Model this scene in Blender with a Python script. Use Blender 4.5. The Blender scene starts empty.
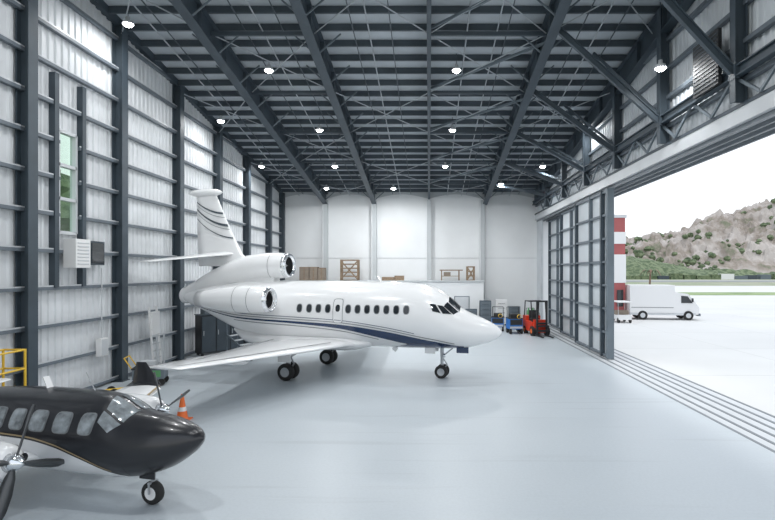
import bpy, math, random
from mathutils import Vector, Matrix, noise
random.seed(7)
scene = bpy.context.scene
try:
    scene.view_settings.view_transform = 'Standard'
    scene.view_settings.look = 'None'
except Exception as e:
    print(e)

# ------------------------------------------------------------------ materials
def mat(name, col, rough=0.5, metal=0.0, var=0.0, scale=3.0, bump=0.0, emis=None, estr=0.0, alpha=None, spec=None, coat=0.0, trans=0.0):
    m = bpy.data.materials.new(name); m.use_nodes = True
    nt = m.node_tree; b = nt.nodes['Principled BSDF']
    b.inputs['Roughness'].default_value = rough
    b.inputs['Metallic'].default_value = metal
    if coat: b.inputs['Coat Weight'].default_value = coat
    if trans: b.inputs['Transmission Weight'].default_value = trans
    if spec is not None: b.inputs['Specular IOR Level'].default_value = spec
    c = (col[0], col[1], col[2], 1)
    b.inputs['Base Color'].default_value = c
    tc = nt.nodes.new('ShaderNodeTexCoord')
    if var > 0 or bump > 0:
        n = nt.nodes.new('ShaderNodeTexNoise'); n.inputs['Scale'].default_value = scale; n.inputs['Detail'].default_value = 5
        nt.links.new(tc.outputs['Object'], n.inputs['Vector'])
        if var > 0:
            r = nt.nodes.new('ShaderNodeValToRGB')
            r.color_ramp.elements[0].position = 0.3; r.color_ramp.elements[1].position = 0.7
            r.color_ramp.elements[0].color = tuple(max(0, v*(1-var)) for v in col) + (1,)
            r.color_ramp.elements[1].color = tuple(min(1, v*(1+var)) for v in col) + (1,)
            nt.links.new(n.outputs['Fac'], r.inputs['Fac']); nt.links.new(r.outputs['Color'], b.inputs['Base Color'])
        if bump > 0:
            bp = nt.nodes.new('ShaderNodeBump'); bp.inputs['Strength'].default_value = bump
            nt.links.new(n.outputs['Fac'], bp.inputs['Height']); nt.links.new(bp.outputs['Normal'], b.inputs['Normal'])
    if emis:
        b.inputs['Emission Color'].default_value = (*emis, 1); b.inputs['Emission Strength'].default_value = estr
    return m

def two_tone(name, c1, c2, scale, rough=0.9, lo=0.45, hi=0.55, c3=None):
    m = mat(name, c1, rough); nt = m.node_tree; b = nt.nodes['Principled BSDF']
    tc = nt.nodes.new('ShaderNodeTexCoord'); n = nt.nodes.new('ShaderNodeTexNoise')
    n.inputs['Scale'].default_value = scale; n.inputs['Detail'].default_value = 8; n.inputs['Roughness'].default_value = 0.65
    r = nt.nodes.new('ShaderNodeValToRGB')
    r.color_ramp.elements[0].position = lo; r.color_ramp.elements[1].position = hi
    r.color_ramp.elements[0].color = (*c1, 1); r.color_ramp.elements[1].color = (*c2, 1)
    if c3:
        e = r.color_ramp.elements.new(min(0.98, hi+0.12)); e.color = (*c3, 1)
    nt.links.new(tc.outputs['Object'], n.inputs['Vector']); nt.links.new(n.outputs['Fac'], r.inputs['Fac'])
    nt.links.new(r.outputs['Color'], b.inputs['Base Color'])
    return m

M = {}
M['steel'] = mat('steel_slate', (0.048, 0.066, 0.083), 0.5, 0.0, 0.15, 1.5)
M['steel_mid'] = mat('steel_mid', (0.13, 0.16, 0.185), 0.5, 0.0, 0.1, 1.5)
M['purlin'] = mat('purlin_steel', (0.068, 0.086, 0.103), 0.55, 0.0, 0.15, 1.0)
M['deck'] = mat('roof_deck', (0.46, 0.50, 0.535), 0.6, 0.0, 0.12, 0.8)
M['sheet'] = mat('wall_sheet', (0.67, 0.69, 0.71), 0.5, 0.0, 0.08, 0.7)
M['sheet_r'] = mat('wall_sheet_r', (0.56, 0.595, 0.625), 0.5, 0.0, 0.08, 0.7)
M['girt'] = mat('girt_steel', (0.13, 0.155, 0.18), 0.5, 0.0, 0.1, 1.5)
M['concrete_w'] = mat('painted_concrete', (0.74, 0.755, 0.765), 0.7, 0.0, 0.04, 0.5, 0.05)
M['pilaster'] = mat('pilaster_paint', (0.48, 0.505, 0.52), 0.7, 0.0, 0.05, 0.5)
M['rod'] = mat('galv_rod', (0.42, 0.45, 0.48), 0.5, 0.2)
M['rail'] = mat('rail_steel', (0.20, 0.22, 0.24), 0.5, 0.2)
M['alu'] = mat('light_aluminium', (0.56, 0.58, 0.60), 0.4, 0.1, 0.05, 1)
M['white'] = mat('gloss_white_paint', (0.83, 0.835, 0.84), 0.22, 0.0, 0.02, 0.6, coat=0.4)
M['white_m'] = mat('white_matt', (0.78, 0.78, 0.78), 0.5)
M['navy'] = mat('navy_paint', (0.012, 0.035, 0.095), 0.2, 0, coat=0.5)
M['silverp'] = mat('silver_stripe', (0.22, 0.23, 0.24), 0.3, 0.3)
M['gold'] = mat('tan_stripe', (0.42, 0.32, 0.18), 0.35, 0.2)
M['black'] = mat('black_paint', (0.012, 0.013, 0.017), 0.30, 0, 0.1, 2, coat=0.25)
M['dark'] = mat('dark_interior', (0.02, 0.022, 0.025), 0.6)
M['glassdk'] = mat('dark_window_glass', (0.02, 0.025, 0.03), 0.06, 0, coat=0.5)
M['glasslt'] = mat('light_window_glass', (0.24, 0.265, 0.28), 0.08, 0.1, 0.5, 6, coat=0.4)
M['rubber'] = mat('tyre_rubber', (0.02, 0.02, 0.02), 0.8)
M['chrome'] = mat('polished_metal', (0.75, 0.77, 0.8), 0.15, 0.95)
M['gear'] = mat('gear_leg', (0.42, 0.44, 0.46), 0.35, 0.4)
M['blade'] = mat('propeller_blade', (0.09, 0.095, 0.10), 0.3, 0.5)
M['red'] = mat('red_paint', (0.65, 0.05, 0.02), 0.35, 0, 0.05)
M['redw'] = mat('red_wall', (0.40, 0.11, 0.11), 0.7, 0, 0.08, 0.5)
M['orange'] = mat('orange_plastic', (0.85, 0.17, 0.03), 0.45)
M['yellow'] = mat('yellow_paint', (0.75, 0.48, 0.04), 0.45)
M['blue'] = mat('blue_paint', (0.02, 0.16, 0.5), 0.35, 0, 0.05)
M['wood'] = mat('pallet_wood', (0.24, 0.17, 0.11), 0.7, 0, 0.25, 8)
M['card'] = mat('cardboard', (0.25, 0.205, 0.165), 0.8, 0, 0.1, 4)
M['green'] = mat('green_paint', (0.10, 0.30, 0.12), 0.5)
M['lamp'] = mat('lamp_lens', (1, 1, 1), 0.3, emis=(1, 0.99, 0.97), estr=40)
M['grass'] = two_tone('grass', (0.20, 0.28, 0.12), (0.30, 0.38, 0.19), 0.15)
M['drygrass'] = two_tone('dry_grass', (0.24, 0.29, 0.18), (0.36, 0.36, 0.28), 0.05)
M['apron'] = mat('apron_concrete', (0.64, 0.64, 0.63), 0.8, 0, 0.05, 0.12)
M['joint'] = mat('concrete_joint', (0.55, 0.55, 0.54), 0.85)
M['asphalt'] = mat('asphalt', (0.33, 0.34, 0.35), 0.85, 0, 0.1, 0.1)
M['hill'] = two_tone('hill_rock', (0.16, 0.175, 0.115), (0.30, 0.255, 0.22), 0.05, lo=0.38, hi=0.46, c3=(0.45, 0.41, 0.38))
M['leaf'] = two_tone('foliage', (0.08, 0.115, 0.06), (0.18, 0.22, 0.125), 0.4)
M['trunk'] = mat('trunk', (0.2, 0.14, 0.1), 0.9, 0, 0.2)

gl = bpy.data.materials.new('clear_glass'); gl.use_nodes = True
nt = gl.node_tree; nt.nodes.clear()
o = nt.nodes.new('ShaderNodeOutputMaterial'); mx = nt.nodes.new('ShaderNodeMixShader'); mx.inputs[0].default_value = 0.12
t = nt.nodes.new('ShaderNodeBsdfTransparent'); g = nt.nodes.new('ShaderNodeBsdfGlossy'); g.inputs['Roughness'].default_value = 0.05
t.inputs[0].default_value = (0.85, 0.95, 0.88, 1)
nt.links.new(t.outputs[0], mx.inputs[1]); nt.links.new(g.outputs[0], mx.inputs[2]); nt.links.new(mx.outputs[0], o.inputs[0])
M['glass'] = gl

# floor epoxy: even light grey, faint mottling and long faint scuff streaks
fm = mat('epoxy_floor', (0.56, 0.60, 0.63), 0.38); nt = fm.node_tree; b = nt.nodes['Principled BSDF']
tc = nt.nodes.new('ShaderNodeTexCoord')
n1 = nt.nodes.new('ShaderNodeTexNoise'); n1.inputs['Scale'].default_value = 0.35; n1.inputs['Detail'].default_value = 3
n2 = nt.nodes.new('ShaderNodeTexNoise'); n2.inputs['Scale'].default_value = 18; n2.inputs['Detail'].default_value = 3
mp = nt.nodes.new('ShaderNodeMapping'); mp.inputs['Rotation'].default_value = (0, 0, 0.45); mp.inputs['Scale'].default_value = (0.12, 2.2, 1)
n3 = nt.nodes.new('ShaderNodeTexNoise'); n3.inputs['Scale'].default_value = 1.4; n3.inputs['Detail'].default_value = 4
r1 = nt.nodes.new('ShaderNodeValToRGB'); r1.color_ramp.elements[0].position = 0.2; r1.color_ramp.elements[1].position = 0.8
r1.color_ramp.elements[0].color = (0.475, 0.520, 0.555, 1); r1.color_ramp.elements[1].color = (0.510, 0.555, 0.588, 1)
r2 = nt.nodes.new('ShaderNodeValToRGB'); r2.color_ramp.elements[0].position = 0.3; r2.color_ramp.elements[1].position = 0.6
r2.color_ramp.elements[0].color = (0.95, 0.95, 0.95, 1); r2.color_ramp.elements[1].color = (1, 1, 1, 1)
r3 = nt.nodes.new('ShaderNodeValToRGB'); r3.color_ramp.elements[0].position = 0.28; r3.color_ramp.elements[1].position = 0.4
r3.color_ramp.elements[0].color = (0.90, 0.90, 0.90, 1); r3.color_ramp.elements[1].color = (1, 1, 1, 1)
mm = nt.nodes.new('ShaderNodeMixRGB'); mm.blend_type = 'MULTIPLY'; mm.inputs[0].default_value = 1
m3 = nt.nodes.new('ShaderNodeMixRGB'); m3.blend_type = 'MULTIPLY'; m3.inputs[0].default_value = 1
for n in (n1, n2): nt.links.new(tc.outputs['Object'], n.inputs['Vector'])
nt.links.new(tc.outputs['Object'], mp.inputs['Vector']); nt.links.new(mp.outputs[0], n3.inputs['Vector'])
nt.links.new(n1.outputs['Fac'], r1.inputs['Fac']); nt.links.new(n2.outputs['Fac'], r2.inputs['Fac']); nt.links.new(n3.outputs['Fac'], r3.inputs['Fac'])
nt.links.new(r1.outputs[0], mm.inputs[1]); nt.links.new(r2.outputs[0], mm.inputs[2]); nt.links.new(mm.outputs[0], m3.inputs[1]); nt.links.new(r3.outputs[0], m3.inputs[2])
nt.links.new(m3.outputs[0], b.inputs['Base Color'])
M['floor'] = fm

# ------------------------------------------------------------------ mesh builder
class MB:
    def __init__(s): s.v = []; s.f = []; s.m = []; s.s = []; s.mats = []
    def mi(s, k):
        if k not in s.mats: s.mats.append(k)
        return s.mats.index(k)
    def add(s, vs, fs, k, smooth=False):
        o = len(s.v); s.v += [Vector(v) for v in vs]; i = s.mi(k)
        for f in fs:
            s.f.append([o+j for j in f]); s.m.append(i); s.s.append(smooth)
    def box(s, c, d, k, rz=0.0, R=None):
        hx, hy, hz = d[0]/2, d[1]/2, d[2]/2
        vs = [Vector((x, y, z)) for x in (-hx, hx) for y in (-hy, hy) for z in (-hz, hz)]
        if rz: R = Matrix.Rotation(rz, 3, 'Z')
        if R is not None: vs = [R @ v for v in vs]
        vs = [v + Vector(c) for v in vs]
        s.add(vs, [(0,1,3,2),(4,6,7,5),(0,4,5,1),(2,3,7,6),(0,2,6,4),(1,5,7,3)], k)
    def bx(s, a, b_, k):
        s.box([(a[i]+b_[i])/2 for i in range(3)], [abs(b_[i]-a[i]) for i in range(3)], k)
    def frame(s, p0, p1, up=(0,0,1)):
        p0 = Vector(p0); p1 = Vector(p1); d = (p1-p0).normalized(); u = Vector(up)
        if abs(d.dot(u)) > 0.98: u = Vector((0,1,0))
        x = d.cross(u).normalized(); y = x.cross(d).normalized()
        return p0, p1, d, x, y
    def beam(s, p0, p1, w, h, k, up=(0,0,1)):
        p0, p1, d, x, y = s.frame(p0, p1, up)
        vs = [p + x*a*w/2 + y*b_*h/2 for p in (p0, p1) for a, b_ in ((-1,-1),(1,-1),(1,1),(-1,1))]
        s.add(vs, [(0,1,2,3),(7,6,5,4),(0,4,5,1),(1,5,6,2),(2,6,7,3),(3,7,4,0)], k)
    def ibeam(s, p0, p1, w, h, k, tf=0.03, up=(0,0,1)):
        P0, P1, d, x, y = s.frame(p0, p1, up)
        s.beam(P0, P1, tf, h, k, up)
        for sg in (-1, 1): s.beam(P0+y*sg*h/2, P1+y*sg*h/2, w, tf, k, up)
    def cyl(s, p0, p1, r0, r1, k, n=20, caps=True, kc=None):
        p0, p1, d, x, y = s.frame(p0, p1)
        vs = []
        for p, r in ((p0, r0), (p1, r1)):
            for i in range(n):
                a = 2*math.pi*i/n; vs.append(p + x*math.cos(a)*r + y*math.sin(a)*r)
        s.add(vs, [(i, (i+1) % n, n+(i+1) % n, n+i) for i in range(n)], k, True)
        if caps:
            s.add(vs[:n], [tuple(range(n))[::-1]], kc or k); s.add(vs[n:], [tuple(range(n))], kc or k)
    def loft(s, rings, k, caps=True, smooth=True, closed=True):
        n = len(rings[0]); vs = [v for r in rings for v in r]; fs = []
        for j in range(len(rings)-1):
            for i in range(n if closed else n-1):
                fs.append((j*n+i, j*n+(i+1) % n, (j+1)*n+(i+1) % n, (j+1)*n+i))
        s.add(vs, fs, k, smooth)
        if caps and closed:
            s.add(rings[0], [tuple(range(n))[::-1]], k); s.add(rings[-1], [tuple(range(n))], k)
    def rev(s, c, prof, k, n=28, axis='x'):
        rings = []
        for ax, r in prof:
            ring = []
            for i in range(n):
                a = 2*math.pi*i/n
                if axis == 'x': p = Vector((ax, r*math.cos(a), r*math.sin(a)))
                elif axis == 'y': p = Vector((r*math.cos(a), ax, r*math.sin(a)))
                else: p = Vector((r*math.cos(a), r*math.sin(a), ax))
                ring.append(p + Vector(c))
            rings.append(ring)
        s.loft(rings, k, caps=False)
    def wheel(s, c, r, w, hub='gear'):
        c = Vector(c)
        s.rev(c, [(-w*0.5, r*0.55), (-w*0.5, r*0.85), (-w*0.35, r*0.97), (0, r), (w*0.35, r*0.97), (w*0.5, r*0.85), (w*0.5, r*0.55)], 'rubber', 24, 'y')
        s.rev(c, [(-w*0.4, 0.001), (-w*0.42, r*0.3), (-w*0.5, r*0.56)], hub, 24, 'y')
        s.rev(c, [(w*0.4, 0.001), (w*0.42, r*0.3), (w*0.5, r*0.56)], hub, 24, 'y')
    def build(s, name, loc=(0,0,0), rz=0.0, bevel=0.0, parent=None, fixn=True):
        me = bpy.data.meshes.new(name); me.from_pydata([tuple(v) for v in s.v], [], s.f)
        for k in s.mats: me.materials.append(M[k])
        for p, i, sm in zip(me.polygons, s.m, s.s): p.material_index = i; p.use_smooth = sm
        me.update()
        if fixn:
            import bmesh
            bm = bmesh.new(); bm.from_mesh(me); bmesh.ops.recalc_face_normals(bm, faces=bm.faces); bm.to_mesh(me); bm.free()
        ob = bpy.data.objects.new(name, me); scene.collection.objects.link(ob)
        ob.location = loc; ob.rotation_euler = (0, 0, rz)
        if bevel:
            md = ob.modifiers.new('bevel', 'BEVEL'); md.width = bevel; md.segments = 2; md.limit_method = 'ANGLE'; md.angle_limit = math.radians(40)
        if parent: ob.parent = parent
        return ob

def hermite(xs, ys):
    n = len(xs); t = []
    for i in range(n):
        if i == 0: t.append((ys[1]-ys[0])/(xs[1]-xs[0]))
        elif i == n-1: t.append((ys[-1]-ys[-2])/(xs[-1]-xs[-2]))
        else:
            a = (ys[i]-ys[i-1])/(xs[i]-xs[i-1]); b_ = (ys[i+1]-ys[i])/(xs[i+1]-xs[i])
            t.append(0 if a*b_ <= 0 else 2*a*b_/(a+b_))
    def f(x):
        if x <= xs[0]: return ys[0]
        if x >= xs[-1]: return ys[-1]
        i = 0
        while x > xs[i+1]: i += 1
        h = xs[i+1]-xs[i]; u = (x-xs[i])/h
        return ((2*u**3-3*u*u+1)*ys[i] + (u**3-2*u*u+u)*h*t[i] + (-2*u**3+3*u*u)*ys[i+1] + (u**3-u*u)*h*t[i+1])
    return f

# ------------------------------------------------------------------ hangar dims
XL, XR, YB, Y0 = -11.5, 8.4, 40.2, -2.5
def zr(y): return 10.25 + 0.142*(40-y)
HB = 7.9
frames_y = [1.35 + 4.4*k for k in range(9)]

f = MB(); f.bx((XL-0.2, Y0, -0.2), (7.6, YB, 0), 'floor'); f.build('floor')
g = MB(); g.add([(-400, -200, -0.25), (900, -200, -0.25), (900, 700, -0.25), (-400, 700, -0.25)], [(0,1,2,3)], 'drygrass'); g.build('ground')
g = MB(); g.bx((9.55, -40, -0.24), (75, 86, -0.02), 'apron')
for i in range(1, 11): g.bx((9.55+i*6-0.02, -40, -0.03), (9.55+i*6+0.02, 86, -0.018), 'joint')
for i in range(18): g.bx((9.6, -36+i*7, -0.03), (75, -35.96+i*7, -0.018), 'joint')
g.build('apron_pavement')
g = MB(); g.bx((9.55, 86.05, -0.24), (200, 98, 0.0), 'grass'); g.build('grass_verge')
g = MB(); g.bx((9.55, 98.05, -0.24), (400, 140, -0.02), 'apron'); g.build('taxiway')
g = MB(); g.bx((9.55, 200, -0.24), (500, 225, -0.05), 'asphalt'); g.build('runway')
rl = MB(); rl.bx((7.61, Y0, -0.2), (9.53, YB, -0.03), 'asphalt')
for x in (7.65, 8.0, 8.38, 8.75, 9.1, 9.48):
    rl.bx((x-0.045, Y0, -0.04), (x+0.045, YB, 0.004), 'rail')
for a, b_ in ((7.71, 7.94), (8.06, 8.32), (8.44, 8.69), (8.81, 9.04), (9.16, 9.42)):
    rl.bx((a, Y0, -0.04), (b_, YB, -0.002), 'alu')
rl.build('door_track')

def corr(mb, X, sgn, y0, y1, zlo, zhi, k, hole=None, pitch=0.3, dep=0.045):
    y = y0; pts = []
    offs = [(0, 0), (0.5, 0), (0.62, 1), (0.88, 1)]
    while y < y1:
        for a, d in offs:
            yy = y + a*pitch
            if yy <= y1: pts.append((yy, X + sgn*d*dep))
        y += pitch
    pts.append((y1, X))
    for (ya, xa), (yb, xb) in zip(pts[:-1], pts[1:]):
        ym = (ya+yb)/2
        if hole and hole[0] < ym < hole[1]:
            mb.add([(xa, ya, zlo), (xb, yb, zlo), (xb, yb, hole[2]), (xa, ya, hole[2])], [(0,1,2,3)], k)
            mb.add([(xa, ya, hole[3]), (xb, yb, hole[3]), (xb, yb, zhi(yb)), (xa, ya, zhi(ya))], [(0,1,2,3)], k)
        else:
            mb.add([(xa, ya, zlo), (xb, yb, zlo), (xb, yb, zhi(yb)), (xa, ya, zhi(ya))], [(0,1,2,3)], k)

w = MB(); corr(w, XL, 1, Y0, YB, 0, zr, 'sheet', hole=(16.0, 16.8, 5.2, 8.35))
z = 0.12
while z < 15.5:
    ye = YB if z < zr(YB)-0.2 else 40-(z+0.25-10.25)/0.142
    for (a, b_) in (((Y0, 15.95), (16.85, ye)) if 5.1 < z < 8.4 else ((Y0, ye),)):
        w.bx((XL+0.05, a, z-0.05), (XL+0.2, b_, z+0.05), 'girt'); w.bx((XL+0.17, a, z+0.05), (XL+0.2, b_, z+0.09), 'alu')
    z += 1.12
w.beam((XL+0.1, Y0, zr(Y0)-0.15), (XL+0.1, YB, zr(YB)-0.15), 0.25, 0.3, 'steel')
w.build('wall_left', fixn=False)

for y in frames_y + [YB-0.35]:
    c = MB()
    c.bx((XL+0.06, y-0.18, 0), (XL+0.09, y+0.18, zr(y)-0.3), 'steel'); c.bx((XL+0.40, y-0.18, 0), (XL+0.43, y+0.18, zr(y)-0.3), 'steel')
    c.bx((XL+0.09, y-0.015, 0), (XL+0.40, y+0.015, zr(y)-0.3), 'steel'); c.bx((XL+0.05, y-0.24, 0), (XL+0.48, y+0.24, 0.03), 'steel')
    c.build('steel_column')
for y in (15.75, 17.0):
    c = MB(); c.bx((XL+0.05, y-0.09, 3.5), (XL+0.24, y+0.09, 10.0), 'steel'); c.build('window_post')
wn = MB()
ya, yb, za, zb = 16.0, 16.8, 5.2, 8.35
for a in (ya, yb): wn.bx((XL-0.06, a-0.05, za), (XL+0.12, a+0.05, zb), 'alu')
for zz in (za, za+1.05, za+2.1, zb): wn.bx((XL-0.06, ya, zz-0.05), (XL+0.12, yb, zz+0.05), 'alu')
wn.bx((XL-0.01, ya, za), (XL+0.01, yb, zb), 'glass'); wn.build('window_1')
ac = MB(); ac.bx((XL+0.21, 16.05, 4.1), (XL+0.6, 16.75, 5.0), 'white_m')
for i in range(7): ac.bx((XL+0.6, 16.13, 4.2+i*0.11), (XL+0.615, 16.67, 4.24+i*0.11), 'alu')
ac.build('air_conditioner', bevel=0.015)
sp = MB(); sp.bx((XL+0.21, 17.2, 4.2), (XL+0.3, 17.95, 5.0), 'steel'); sp.bx((XL+0.3, 17.26, 4.26), (XL+0.32, 17.89, 4.94), 'glassdk'); sp.build('dark_wall_window')  # dark window, modelled as a framed glass panel on the wall face
def blob(t, c, rr_, nr=7, ns=10, flat=0.9):
    rings = []
    for j in range(nr):
        ph = math.pi*(j/(nr-1))-math.pi/2; ring = []
        for m_ in range(ns):
            th = 2*math.pi*m_/ns; k_ = 1+0.35*(random.random()-0.5)
            ring.append(c+Vector((math.cos(th)*math.cos(ph), math.sin(th)*math.cos(ph), math.sin(ph)*flat))*rr_*k_)
        rings.append(ring)
    t.loft(rings, 'leaf', smooth=False)
def blob_tree(name, loc, h, r, n=12):
    t = MB(); t.cyl((0,0,0), (0,0,h*0.6), 0.25, 0.15, 'trunk', 8)
    for i in range(n):
        a = random.random()*6.28; q = random.random()*r*0.7
        blob(t, Vector((math.cos(a)*q, math.sin(a)*q, h*0.4+random.random()*h*0.55)), r*(0.4+0.3*random.random()))
    return t.build(name, loc)
for i in range(5):
    blob_tree('broadleaf_tree', (-22-random.random()*2, 18+i*5, -0.25), 9, 3.6)

# roof
r = MB()
r.add([(XL-0.2, Y0, zr(Y0)), (XR+0.3, Y0, zr(Y0)), (XR+0.3, YB+0.2, zr(YB+0.2)), (XL-0.2, YB+0.2, zr(YB+0.2)),
       (XL-0.2, Y0, zr(Y0)+0.1), (XR+0.3, Y0, zr(Y0)+0.1), (XR+0.3, YB+0.2, zr(YB+0.2)+0.1), (XL-0.2, YB+0.2, zr(YB+0.2)+0.1)],
      [(0,1,2,3), (7,6,5,4), (0,4,5,1), (1,5,6,2), (2,6,7,3), (3,7,4,0)], 'deck')
y = Y0+0.4
while y < YB:
    zz = zr(y)
    r.bx((XL+0.02, y-0.02, zz-0.24), (XR, y+0.02, zz-0.01), 'purlin')
    r.bx((XL+0.02, y-0.02, zz-0.25), (XR, y+0.08, zz-0.23), 'purlin')
    y += 1.02
r.build('ceiling')
BX = [-7.95, -4.2, 0.0, 4.3, 8.15]
for x in BX:
    bm_ = MB(); h = 0.85 if x != 0.0 else 0.4
    bm_.ibeam((x, Y0, zr(Y0)-0.28-h/2), (x, YB-0.05, zr(YB-0.05)-0.28-h/2), 0.36 if x else 0.16, h, 'steel', 0.04)
    yy = 2.4
    while yy < YB-1:
        bm_.box((x, yy, zr(yy)-0.28-h/2), (0.32 if x else 0.12, 0.03, h), 'steel'); yy += 2.2
    bm_.build('roof_beam')
br = MB()
cols = [XL+0.3] + BX
for k, y in enumerate(frames_y[1:]):
    for i in range(len(cols)-1):
        xa, xb = cols[i], cols[i+1]
        ya_, yb_ = y, min(y+4.4, YB-0.2)
        za_, zb_ = zr(ya_)-0.6, zr(yb_)-0.6
        if (i+k) % 2 == 0 or i == 3:
            br.cyl((xa, ya_, za_), (xb, yb_, zb_), 0.022, 0.022, 'rod', 6)
            br.cyl((xb, ya_, za_), (xa, yb_, zb_), 0.022, 0.022, 'rod', 6)
        if i % 2 == 1: br.beam((xa, ya_, za_), (xb, ya_, za_), 0.1, 0.14, 'steel')
    for x in (-7.95, -4.2, 4.3):
        for yo in (0.5, 2.7):
            for sg in (-1, 1):
                br.beam((x, y+yo, zr(y+yo)-1.1), (x+sg*0.9, y+yo, zr(y+yo)-0.3), 0.05, 0.05, 'steel_mid')
for x in (-9.7, -6.8, -5.4, -2.8, -1.4, 1.4, 2.9, 5.6, 6.9):
    br.beam((x, Y0, zr(Y0)-0.3), (x, YB-0.1, zr(YB-0.1)-0.3), 0.035, 0.03, 'purlin')
for y in frames_y[2:8]:
    br.beam((4.3, y+0.3, zr(y)-0.8), (0.1, y+4.2, zr(y+4.2)-0.5), 0.08, 0.1, 'steel_mid')
# knee braces from roof beam down to the door wall
for k in range(8):
    y = 4.8+4.4*k
    if y > 38: break
    br.ibeam((XR-0.45, y, 9.2), (4.35, y, zr(y)-0.9), 0.14, 0.18, 'steel', 0.03)
    br.box((XR-0.42, y, 9.2), (0.12, 0.3, 0.4), 'steel')
    br.beam((XR-0.45, y+0.1, 9.5), (6.4, y+2.2, zr(y+2.2)-0.6), 0.08, 0.1, 'steel')
br.build('roof_bracing')
pp = MB()
for x in (-10, -6.1, -2.2, 1.4, 2.5, 6.2):
    pp.cyl((x, Y0, zr(Y0)-0.42), (x, YB-0.1, zr(YB-0.1)-0.42), 0.025, 0.025, 'rod', 8)
pp.build('sprinkler_pipe')

# back wall
bw = MB(); bw.bx((XL-0.2, YB, 0), (9.6, YB+0.25, zr(YB)), 'concrete_w')
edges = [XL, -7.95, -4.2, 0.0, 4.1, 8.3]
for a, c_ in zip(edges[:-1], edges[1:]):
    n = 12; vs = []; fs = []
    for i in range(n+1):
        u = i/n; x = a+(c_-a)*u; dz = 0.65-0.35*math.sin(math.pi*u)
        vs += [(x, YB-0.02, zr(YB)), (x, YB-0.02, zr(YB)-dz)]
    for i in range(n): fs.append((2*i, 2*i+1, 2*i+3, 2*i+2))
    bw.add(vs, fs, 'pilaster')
bw.box(((XL+8.3)/2, YB-0.02, 5.0), (19.8, 0.02, 0.03), 'pilaster')
bw.build('wall_back')
for x in edges[1:-1]:
    p = MB(); p.bx((x-0.17, YB-0.4, 0), (x+0.17, YB, zr(YB)-0.8), 'pilaster'); p.bx((x-0.21, YB-0.43, 0), (x-0.15, YB, zr(YB)-0.8), 'concrete_w'); p.build('wall_pilaster', bevel=0.01)
sr = MB(); sr.bx((XL+0.5, 38.0, 0), (4.0, YB-0.45, 3.2), 'concrete_w'); sr.bx((XL+0.5, 37.92, 3.2), (4.06, YB-0.45, 3.3), 'pilaster')
for x in (-9.5, -2.0, 2.4):
    sr.bx((x-0.5, 37.95, 0), (x+0.5, 38.0, 2.1), 'alu'); sr.bx((x-0.56, 37.97, 0), (x+0.56, 37.99, 2.16), 'steel_mid')
sr.build('storage_room', bevel=0.01)
def crate_frame(name, x, w_, h_, y=38.5, k='wood'):
    c = MB(); z0 = 3.3
    for xx in (-w_/2, w_/2):
        for yy in (0, 0.7): c.bx((xx-0.05, yy-0.05, 0), (xx+0.05, yy+0.05, h_), k)
    nsl = int(h_/0.28)
    for i in range(nsl+1):
        zz = h_*i/nsl
        for yy in (0, 0.7): c.bx((-w_/2-0.05, yy-0.06, zz-0.04 if i else 0), (w_/2+0.05, yy+0.06, zz+0.05), k)
    c.beam((-w_/2, -0.05, 0.08), (w_/2, -0.05, h_-0.05), 0.04, 0.09, k); c.beam((w_/2, -0.05, 0.08), (-w_/2, -0.05, h_-0.05), 0.04, 0.09, k)
    return c.build(name, (x, y, z0))
crate_frame('wooden_crate', -5.9, 1.25, 1.5)
crate_frame('wooden_crate', 3.1, 0.5, 1.0)
def cartons(name, x, dims, k='card'):
    c = MB(); xx = 0
    for (w_, h_) in dims:
        c.bx((xx, 0, 0), (xx+w_, 0.6, h_), k); c.bx((xx, -0.005, h_-0.07), (xx+w_, 0.605, h_-0.03), 'wood'); c.bx((xx+w_/2-0.03, -0.006, 0), (xx+w_/2+0.03, 0, h_), 'wood'); xx += w_+0.04
    return c.build(name, (x, 38.5, 3.3), bevel=0.01)
cartons('cardboard_boxes', -9.6, [(0.7, 1.0), (0.6, 1.0), (0.5, 0.95)])
cartons('cardboard_boxes', -3.5, [(0.9, 0.25), (0.7, 0.35)], 'wood')
tr_ = MB()
for x in (0, 1.3):
    tr_.bx((x, 0, 0), (x+0.07, 0.07, 0.75), 'wood'); tr_.bx((x, 0.53, 0), (x+0.07, 0.6, 0.75), 'wood')
tr_.bx((-0.1, 0.0, 0.72), (1.6, 0.6, 0.8), 'wood'); tr_.bx((0.0, 0.0, 0.3), (1.3, 0.6, 0.34), 'wood'); tr_.bx((0.2, 0.1, 0.34), (0.7, 0.5, 0.62), 'card'); tr_.build('wooden_trestle', (0.9, 38.5, 3.302))

# right wall
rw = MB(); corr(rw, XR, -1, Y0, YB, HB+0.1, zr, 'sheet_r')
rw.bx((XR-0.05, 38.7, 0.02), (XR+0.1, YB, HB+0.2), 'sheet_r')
z = 9.0
while z < 15.5:
    ye = YB if z < zr(YB)-0.2 else 40-(z+0.25-10.25)/0.142
    rw.bx((XR-0.2, Y0, z-0.06), (XR-0.05, ye, z+0.06), 'girt'); z += 1.0
rw.build('wall_right', fixn=False)
hd = MB()
hd.bx((XR-0.15, Y0, HB), (9.6, YB, HB+0.12), 'alu')
hd.bx((XR-0.22, Y0, HB), (XR-0.12, YB, HB+0.4), 'alu'); hd.bx((XR-0.24, Y0, HB+0.4), (XR-0.12, YB, HB+0.5), 'steel')
hd.ibeam((XR-0.35, Y0, 9.2), (XR-0.35, YB-0.1, 9.2), 0.2, 0.25, 'steel', 0.03)
for x in (8.35, 8.75, 9.1, 9.5): hd.bx((x-0.03, Y0, HB-0.12), (x+0.03, YB, HB), 'rail')
y = 0.6; i = 0
while y < 38:
    hd.beam((XR-0.3, y, HB+0.5 if i % 2 else 9.15), (XR-0.3, y+1.1, 9.15 if i % 2 else HB+0.5), 0.06, 0.08, 'steel_mid'); y += 1.1; i += 1
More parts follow.
